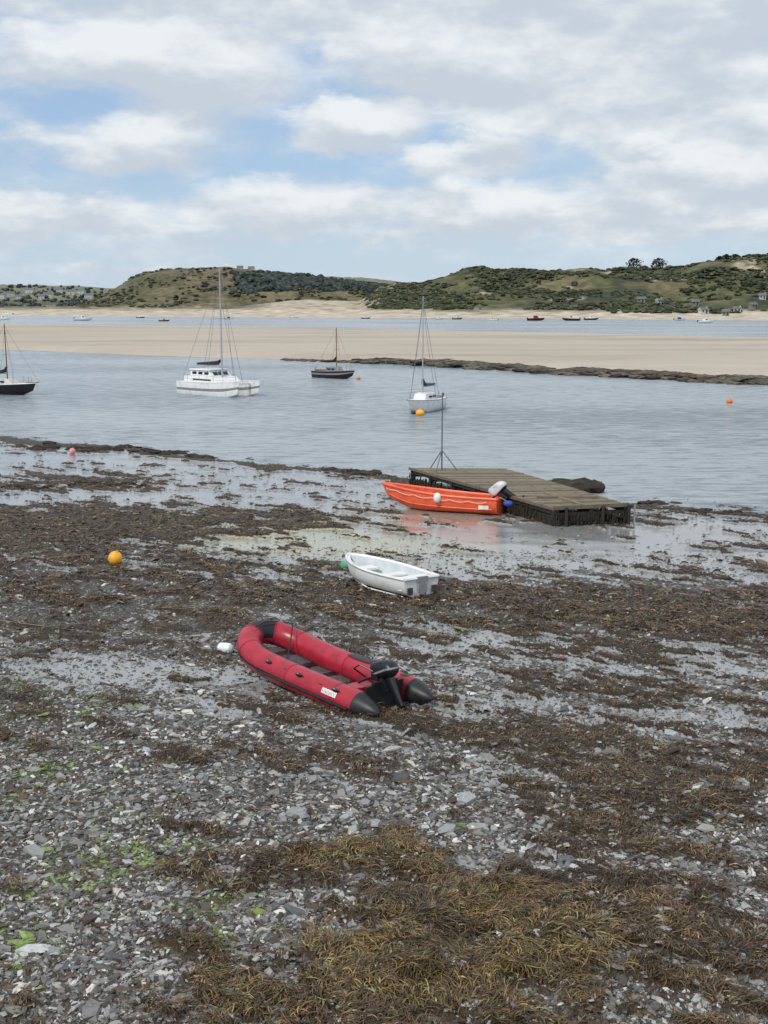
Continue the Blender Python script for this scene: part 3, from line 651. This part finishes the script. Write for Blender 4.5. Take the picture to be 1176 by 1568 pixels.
# ---- white dinghy
def heading(a,b_): return math.atan2(b_[1]-a[1],b_[0]-a[0])
st=survey(636,893,.3); bo=survey(545,865,.4)
cx,cy=(st[0]+bo[0])/2,(st[1]+bo[1])/2
root=empty("white_dinghy",(cx,cy,gz(cx,cy)-.02),0,(math.radians(3),0,math.radians(130)))
mb=MB(); hull(mb,2.5,1.25,.42,.82,.10,.55,.12,True,0,1,0,zf=.10,t=.07,rimr=.032,nc=9,e=.5,e2=1.1)
for s_ in(-1,1): mb.tube([(-1.15,s_*.45,.02),(0,s_*.5,.01),(.7,s_*.3,.05)],.02,6,0)
mb.obj("hull",[M_white,pmat("dinghy_inner",(.62,.66,.68),.5,.15,4),M_white],root,angle=50)
mb=MB(); mb.box((-.96,0,.27),(.36,.98,.24),0); mb.box((-.05,0,.26),(.26,1.08,.04),0); mb.box((.72,0,.30),(.34,.58,.05),0)
mb.box((-1.27,0,.40),(.05,.30,.13),1); mb.box((-1.29,.0,.2),(.035,.26,.2),1); mb.box((-1.285,.36,.16),(.03,.14,.16),2); mb.box((-1.285,-.36,.16),(.03,.14,.16),2)
mb.obj("thwarts_and_transom_pad",[M_white,pmat("pad_grey",(.32,.33,.33),.6,.2,9),pmat("dark_stain",(.06,.06,.055),.7,.2,9)],root)
# ---- orange boat
st=survey(772,770,.35); bo=survey(596,745,.65)
cx,cy=(st[0]+bo[0])/2,(st[1]+bo[1])/2; Lb=math.hypot(st[0]-bo[0],st[1]-bo[1])
root=empty("orange_workboat",(cx,cy,gz(cx,cy)-.02),0,(math.radians(4),0,heading(st,bo)))
Lb=min(max(Lb,3.8),4.8)
mb=MB(); R_=hull(mb,Lb-.2,1.65,.55,.85,.28,.75,.25,True,0,1,0,zf=.18,t=.16,rimr=.045,nc=9,e=.5,e2=1.0)
mb.tube([r[-5]+Vector((0,.02,0)) for r in R_[1:-1]],.02,6,0); mb.tube([r[4]+Vector((0,-.02,0)) for r in R_[1:-1]],.02,6,0)
for sg in range(6):
    i0=2+sg*4; seg=[Vector(R_[min(i0+k,24)][-2])+Vector((0,.05,-.05*math.sin(k/4*pi))) for k in range(5)]; mb.tube(seg,.008,5,2)
mb.obj("hull",[M_orange,M_oranged,M_wfend],root,angle=50)
mb=MB(); mb.box((-Lb/2+.35,0,.38),(.4,1.2,.18),0); mb.box((-.2,0,.38),(.35,1.35,.10),0); mb.box((.9,0,.42),(.35,1.1,.10),0); mb.box((.2,.0,.28),(.5,.5,.2),0)
mb.box((-Lb/2+.50,.825,.28),(.34,.02,.13),1)
mb.obj("thwarts",[M_oranged,M_white],root)
mb=MB(); outboard(mb,(-Lb/2+.06,0,.62),math.radians(58),1.3,0,1); mb.obj("outboard_motor",[pmat("grey_cowling",(.55,.56,.57),.35,.3,6,dirt=(.25,.25,.26)),M_black],root)
mb=MB(); mb.ell((.05,.86,.52),(.13,.13,.17),0); mb.cyl((.05,.86,.66),(.05,.8,.8),.012,.012,5,1); mb.ell((-Lb/2-.30,.72,.45),(.17,.1,.1),2); mb.cyl((-Lb/2-.30,.72,.5),(-Lb/2-.0,.6,.62),.012,.012,5,1)
mb.obj("fenders",[M_wfend,M_rope,M_blue],root)
# ------------------------------------------------------------ jetty
Aw=survey(628,719,.62); Dw=survey(850,778,.55); Cw=survey(962,775,.55); Bw=survey(772,721,.62)
zt=.72
Pq=lambda u,v,z_:Vector((Aw[0]*(1-u)*(1-v)+Dw[0]*u*(1-v)+Bw[0]*(1-u)*v+Cw[0]*u*v, Aw[1]*(1-u)*(1-v)+Dw[1]*u*(1-v)+Bw[1]*(1-u)*v+Cw[1]*u*v, z_))
M_plank=pmat("weathered_planks",(.20,.160,.112),.75,.5,5,.3,dirt=(.085,.078,.046)); M_tim=pmat("wet_timber",(.030,.024,.018),.6,.5,8,.4); M_kelp=pmat("hanging_weed",(.03,.024,.012),.6,.5,14,.5)
M_plank2=pmat("worn_planks",(.13,.108,.075),.75,.5,7,.3,dirt=(.065,.068,.038))
mb=MB(); npk=62
for i in range(npk):
    u0=i/npk+.0018; u1=(i+1)/npk-.0018; dz=random.uniform(-.012,.012)
    a0,a1=random.uniform(-.02,.006),random.uniform(.99,1.02)
    zz=zt+dz-(.10*max(0,(u0-.55)))
    V=[Pq(u0,a0,zz),Pq(u1,a0,zz),Pq(u1,a1,zz),Pq(u0,a1,zz)]; V+=[p-Vector((0,0,.045)) for p in V]
    mb.add(V,[(0,1,2,3),(7,6,5,4),(0,4,5,1),(1,5,6,2),(2,6,7,3),(3,7,4,0)],random.choice([0,0,4]))
def beam(a,b_,w_,h_,mat):
    d=(b_-a); n_=Vector((-d.y,d.x,0)).normalized()*w_/2; V=[]
    for p in (a,b_): V+=[p-n_-Vector((0,0,h_/2)),p+n_-Vector((0,0,h_/2)),p+n_+Vector((0,0,h_/2)),p-n_+Vector((0,0,h_/2))]
    mb.add(V,[(0,1,2,3),(7,6,5,4),(0,4,5,1),(1,5,6,2),(2,6,7,3),(3,7,4,0)],mat)
for v in (.03,.5,.97):
    beam(Pq(0,v,zt-.13),Pq(1,v,zt-.19),.16,.16,1); beam(Pq(0.01,v,.20),Pq(.99,v,.16),.2,.16,1)
for u in (.01,.16,.33,.5,.67,.84,.99):
    beam(Pq(u,0,zt-.27),Pq(u,1,zt-.27),.14,.12,1)
    for v in (.02,.5,.98):
        p=Pq(u,v,0); mb.box((p.x,p.y,.2),(.16,.16,.9),1,.3)
beam(Pq(.62,.02,.30),Pq(.99,.02,.28),.12,.26,1); beam(Pq(.99,.04,.30),Pq(.99,.62,.30),.12,.30,1)
for v in (.12,.62,.98):
    p=Pq(1.015,v,0); mb.cyl((p.x,p.y,-.2),(p.x,p.y,.70),.06,.055,8,1)
p=Pq(1.05,.985,.33); mb.box((p.x,p.y,.33),(.05,.05,.85),2)
beam(Pq(1.0,-.01,zt-.04),Pq(1.0,1.01,zt-.04),.08,.12,4); beam(Pq(0,-.012,zt-.03),Pq(1,-.012,zt-.08),.05,.09,4)
beam(Pq(.72,.45,zt+.02),Pq(.97,.43,zt-.02),.10,.05,0); beam(Pq(.8,.2,zt+.03),Pq(.85,.9,zt+.03),.08,.06,0)
for _ in range(420):
    u=random.random(); v=random.choice([.0,.0,1.0]); p=Pq(u,v,random.uniform(.1,.5)) if random.random()<.7 else Pq(1.0,random.random(),random.uniform(.05,.5))
    p+=Vector((random.gauss(0,.05),random.gauss(0,.05),0)); l=random.uniform(.1,.3)
    mb.tube([p,p-Vector((.02,0,l*.6)),p-Vector((.0,.02,l))],[.02,.03,.008],5,3)
mb.obj("wooden_jetty",[M_plank,M_tim,M_greyrub,M_kelp,M_plank2])
pb=Pq(.055,.27,zt)
mb=MB(); mb.cyl(pb,pb+Vector((0,0,2.85)),.028,.02,8,0)
for a in (-.35,2.3,4.3): mb.cyl(pb+Vector((.62*math.cos(a),.62*math.sin(a),0)),pb+Vector((0,0,.75)),.02,.018,6,0)
mb.cyl(pb+Vector((.02,.0,2.83)),pb+Vector((.02,0,2.95)),.05,.04,8,0)
mb.obj("marker_pole",[M_wire])
# ------------------------------------------------------------ buoys & fenders
def buoy(name,px,py,r,mat,water=False,flat=1.0):
    X,Y,Z_=survey(px,py,0,water); z0=(0 if water else gz(X,Y))+r*(.55 if water else .9)
    mb=MB(); mb.ell((0,0,0),(r,r,r*flat),0,20,14); mb.cyl((0,0,r*flat*.9),(0,0,r*flat*1.12),r*.16,r*.13,10,1)
    ring=[(r*.12*math.cos(a),0,r*flat*1.18+r*.12*math.sin(a)) for a in np.linspace(0,2*pi,10)]; mb.tube(ring,r*.035,6,1)
    mb.tube([(0,0,-r*.9),(r*1.2,-r*.4,-r*.85),(r*2.6,r*.6,-r*.88),(r*4,r*.3,-r*.9)],r*.06,5,2) if not water else None
    mb.obj(name,[mat,M_greyrub if mat!=M_yel else M_yel,M_rope],None,(X,Y,z0),random.uniform(0,6) if not water else 0,rot=(.35,.2,random.uniform(0,3)) if not water else None)
buoy("yellow_mooring_buoy",177,868,.175,M_yel); buoy("pink_mooring_buoy",111,694,.15,M_pink); buoy("orange_mooring_buoy",1117,617,.22,M_obuoy,True,.8)
buoy("orange_mooring_buoy",643,636,.28,M_yel,True,.8); buoy("orange_mooring_buoy",549,581,.20,M_obuoy,True,.8)
def fender(name,px,py,l,r,mat,rz):
    X,Y,_=survey(px,py); mb=MB()
    prof_=[(-l,.2*r),(-l*.92,.6*r),(-l*.7,.95*r),(0,r),(l*.7,.95*r),(l*.92,.6*r),(l,.2*r)]
    mb.tube([(a,0,0) for a,_ in prof_],[b_ for _,b_ in prof_],14,0); mb.tube([(l,0,0),(l+.12,.02,-r*.6),(l+.5,.1,-r*.9),(l+1.0,.0,-r*.9)],.012,5,1)
    mb.obj(name,[mat,M_rope],None,(X,Y,gz(X,Y)+r*.9),rz)
fender("white_fender",345,999,.15,.10,M_wfend,-.3); fender("green_fender",529,873,.13,.10,M_grnb,.3)
ln=[]
for p,q in [(-40,945),(30,958),(90,966),(150,972),(200,968),(250,982),(300,984),(340,996)]:
    X,Y,_=survey(p,q); ln.append((X,Y,gz(X,Y)+.02))
mb=MB(); mb.tube(ln,.007,5,0); mb.obj("mooring_line",[M_rope])
# ------------------------------------------------------------ yachts
def stay(mb,a,b_,r=.014,m_=3): mb.cyl(a,b_,r,r,4,m_)
X,Y,_=survey(334,604,0,True); root=empty("catamaran",(X,Y,0),math.radians(-43))
mb=MB()
for s_ in(-1,1):
    k=MB(); hull(k,6.9,.9,1.15,.8,.25,.35,.35,False,0,0,0,0,stripe=[(.0,.28,1),(.62,.69,2)],rimr=.025,e=.45,e2=1.0)
    mb.add([(p[0],p[1]+s_*1.05,p[2]-.2) for p in k.v],k.f,k.m)
mb.box((-.9,0,.80),(4.9,1.9,.36),0); mb.box((2.9,0,.95),(.14,2.0,.14),0)
mb.obj("hulls",[M_white,M_cream,M_greyrub],root,angle=50)
mb=MB()
def taper(x0,x1,y_,z0,z1,ix0,ix1,iy,mat):
    V=[(x0,-y_,z0),(x1,-y_,z0),(x1,y_,z0),(x0,y_,z0),(x0+ix0,-y_+iy,z1),(x1-ix1,-y_+iy,z1),(x1-ix1,y_-iy,z1),(x0+ix0,y_-iy,z1)]
    mb.add(V,[(3,2,1,0),(4,5,6,7),(0,1,5,4),(1,2,6,5),(2,3,7,6),(3,0,4,7)],mat)
taper(-2.4,1.5,1.15,.66,1.12,.0,.5,.12,0); taper(-2.2,.55,1.0,1.12,1.62,.0,.45,.14,0); taper(-2.3,.25,1.0,1.625,1.69,0,0,.05,0)
for xx in (-1.7,-.95,-.2):
    for s_ in(-1,1): mb.box((xx,s_*.94,1.36),(.5,.03,.26),1)
for yy_ in (-.5,0,.5): mb.box((.36,yy_,1.38),(.03,.42,.28),1,0,-.7)
for s_ in(-1,1): mb.box((-.6,s_*1.11,.9),(2.2,.03,.12),1)
mb.box((-3.0,0,.9),(.5,1.6,.4),0)
mb.obj("wheelhouse",[M_white,M_glass],root,(0,0,.28))
mb=MB(); mb.cyl((.55,0,1.1),(.55,0,9.4),.075,.05,10,0); mb.cyl((.5,0,2.0),(-2.6,0,1.95),.05,.04,8,0)
mb.tube([(.4,0,2.4),(.1,0,2.22),(-1,0,2.13),(-2.5,0,2.07)],[.10,.17,.15,.08],9,1)
mb.cyl((.55,-.7,5.6),(.55,.7,5.6),.02,.02,6,0)
for s_ in(-1,1): stay(mb,(.55,0,9.3),(.55,s_*.7,5.6),.014,2); stay(mb,(.55,s_*.7,5.6),(.3,s_*1.35,.8),.014,2); stay(mb,(.55,0,9.3),(-3.2,s_*1.0,.8),.012,2)
stay(mb,(.55,0,9.3),(3.0,0,.8),.016,2); stay(mb,(.55,0,7.5),(2.2,0,.9),.016,2)
for s_ in(-1,1):
    pts=[(3.3,s_*.9),(2.3,s_*1.35),(1.2,s_*1.4),(-.5,s_*1.42),(-2,s_*1.4),(-3.2,s_*1.3)]
    for a in pts: mb.cyl((a[0],a[1],.65),(a[0],a[1],1.25),.014,.014,5,0)
    mb.tube([(a[0],a[1],1.25) for a in pts],.012,4,0); mb.tube([(a[0],a[1],.97) for a in pts],.009,4,0)
mb.ell((-2.9,.9,1.35),(.16,.16,.2),3); mb.ell((3.3,1.1,.1),(.22,.12,.2),4)
mb.obj("mast_and_rigging",[M_mast,M_black,M_wire,M_red2,M_grnb],root,(0,0,.26))
def sloop(name,px,py,L,B,H,rz,mast,mats,cabin=True,boom=True,bowsprit=0,cover=None,stripe=None,sheer=.2,wires=.012):
    X,Y,_=survey(px,py,0,True); root=empty(name,(X,Y,-.12),rz)
    mb=MB(); hull(mb,L,B,H,.62,sheer,.55,.45,False,0,0,2,1,stripe=stripe,rimr=.025,e=.55,e2=1.1); mb.obj("hull",mats,root,angle=50)
    mb=MB(); zc=H+.05
    def tp(x0,x1,y_,z0,z1,ix0,ix1,iy,mat):
        V=[(x0,-y_,z0),(x1,-y_*.7,z0),(x1,y_*.7,z0),(x0,y_,z0),(x0+ix0,-y_+iy,z1),(x1-ix1,-y_*.7+iy,z1),(x1-ix1,y_*.7-iy,z1),(x0+ix0,y_-iy,z1)]
        mb.add(V,[(3,2,1,0),(4,5,6,7),(0,1,5,4),(1,2,6,5),(2,3,7,6),(3,0,4,7)],mat)
    if cabin:
        tp(-.08*L,.26*L,B*.33,zc,zc+.42,.03,.35,.05,0)
        for s_ in(-1,1):
            mb.box((.0*L,s_*B*.325,zc+.22),(.4,.03,.13),1,-s_*.10); mb.box((.11*L,s_*B*.29,zc+.22),(.35,.03,.13),1,-s_*.2)
        mb.box((-.085*L,0,zc+.2),(.03,.45,.36),1)
    tp(-.42*L,-.1*L,B*.26,zc,zc+.10,.02,.02,.02,2); mb.cyl((-.46*L,0,zc-.2),(-.50*L,0,zc+.3),.03,.03,6,2)
    mb.obj("cabin_and_cockpit",[mats[1],M_glass,mats[2]],root)
    mb=MB(); mx=.12*L; mm=M_wood if cover=='wood' else M_mast
    mb.cyl((mx,0,zc),(mx,0,mast),.05,.032,8,0); mb.cyl((mx,0,zc+.85),(-.36*L,0,zc+.80),.035,.03,6,0)
    mb.tube([(mx-.02,0,zc+1.35),(mx-.18,0,zc+1.05),(0,0,zc+.96),(-.33*L,0,zc+.90)],[.08,.15,.13,.06],8,1)
    mb.cyl((mx,-.35,mast*.58),(mx,.35,mast*.58),.014,.014,5,0)
    bx_=L*.5+.3+bowsprit
    stay(mb,(mx,0,mast*.97),(bx_,0,H+sheer+.05),wires,2); stay(mb,(mx,0,mast*.97),(-L*.49,0,H+.1),wires,2)
    for s_ in(-1,1): stay(mb,(mx,0,mast*.95),(mx,s_*.35,mast*.58),wires,2); stay(mb,(mx,s_*.35,mast*.58),(mx-.1,s_*B*.48,H+.08),wires,2)
    if bowsprit: mb.cyl((L*.42,0,H+sheer),(bx_,0,H+sheer+.08),.04,.03,6,0)
    for a in (.5,.3):
        for s_ in (-1,1): mb.cyl((L*a,s_*B*(.08 if a>.4 else .3),H+sheer*.8),(L*a,s_*B*(.08 if a>.4 else .3),H+sheer+.5),.012,.012,5,0)
    if not cover: mb.tube([(L*.3,-B*.3,H+sheer+.5),(L*.5,-B*.08,H+sheer+.5),(L*.52,0,H+sheer+.5),(L*.5,B*.08,H+sheer+.5),(L*.3,B*.3,H+sheer+.5)],.012,5,0)
    mb.obj("mast_and_rigging",[mm,M_black,M_wire],root)
M_bk2=pmat("black_hull",(.010,.012,.016),.3,.3,3)
sloop("white_sailing_yacht",652,629,5.3,1.9,.85,math.radians(-112),7.6,[M_white,M_white,M_greyrub])
sloop("black_sailing_boat",509,579,4.6,1.7,.75,math.radians(-40),4.9,[M_bk2,M_greyrub,M_wood],cover='wood',stripe=[(.8,.86,1)])
sloop("black_sailing_boat",2,603,6.0,1.9,.85,math.radians(-25),5.6,[M_bk2,M_cream,M_white],cover='wood',bowsprit=.6,stripe=[(.84,.92,1)])
def motorboat(px,py,L,rz,mh,mc_):
    X,Y,_=survey(px,py,0,True); mb=MB(); hull(mb,L,L*.36,L*.14,.85,L*.05,.6,.3,False,0,1,1,1,rimr=.03,ns=14,nc=5)
    z0=L*.14; V=[(-L*.12,-L*.12,z0),(L*.2,-L*.10,z0),(L*.2,L*.10,z0),(-L*.12,L*.12,z0),(-L*.1,-L*.10,z0+L*.17),(L*.08,-L*.09,z0+L*.17),(L*.08,L*.09,z0+L*.17),(-L*.1,L*.10,z0+L*.17)]
    mb.add(V,[(3,2,1,0),(4,5,6,7),(0,1,5,4),(1,2,6,5),(2,3,7,6),(3,0,4,7)],[1,1,1,2,1,1])
    for s_ in(-1,1): mb.box((L*.02,s_*L*.112,z0+L*.1),(L*.12,.04,L*.06),2)
    mb.box((-L*.5,0,z0),(L*.06,L*.08,L*.14),2)
    mb.obj("motor_boat",[mh,mc_,M_glass],None,(X,Y,-.1),rz)
for a in [(127,491,7,.2,M_white,M_white),(251,492,4,.1,M_black,M_obuoy),(12,483,7,2.9,M_white,M_white),(5,490,6,.2,M_white,M_white),(215,487,4,0,M_black,M_white),(700,489,4.5,.4,M_black,M_cream),(672,489,4,.3,M_white,M_white),(755,491,4.5,2.7,M_white,M_cream),
          (820,491,7,.1,M_black,M_red2),(875,491,7,3.0,M_black,M_cream),(905,490,6,.1,M_black,M_white),(1080,495,6,.2,M_white,M_white),(1040,491,5,.2,M_white,M_blue),(560,488,4,.2,M_black,M_white),(450,487,4,.2,M_white,M_white),(350,489,4,.2,M_white,M_black)]: motorboat(*a)
scene.view_settings.view_transform='Standard'; scene.view_settings.look='None'; scene.view_settings.exposure=0
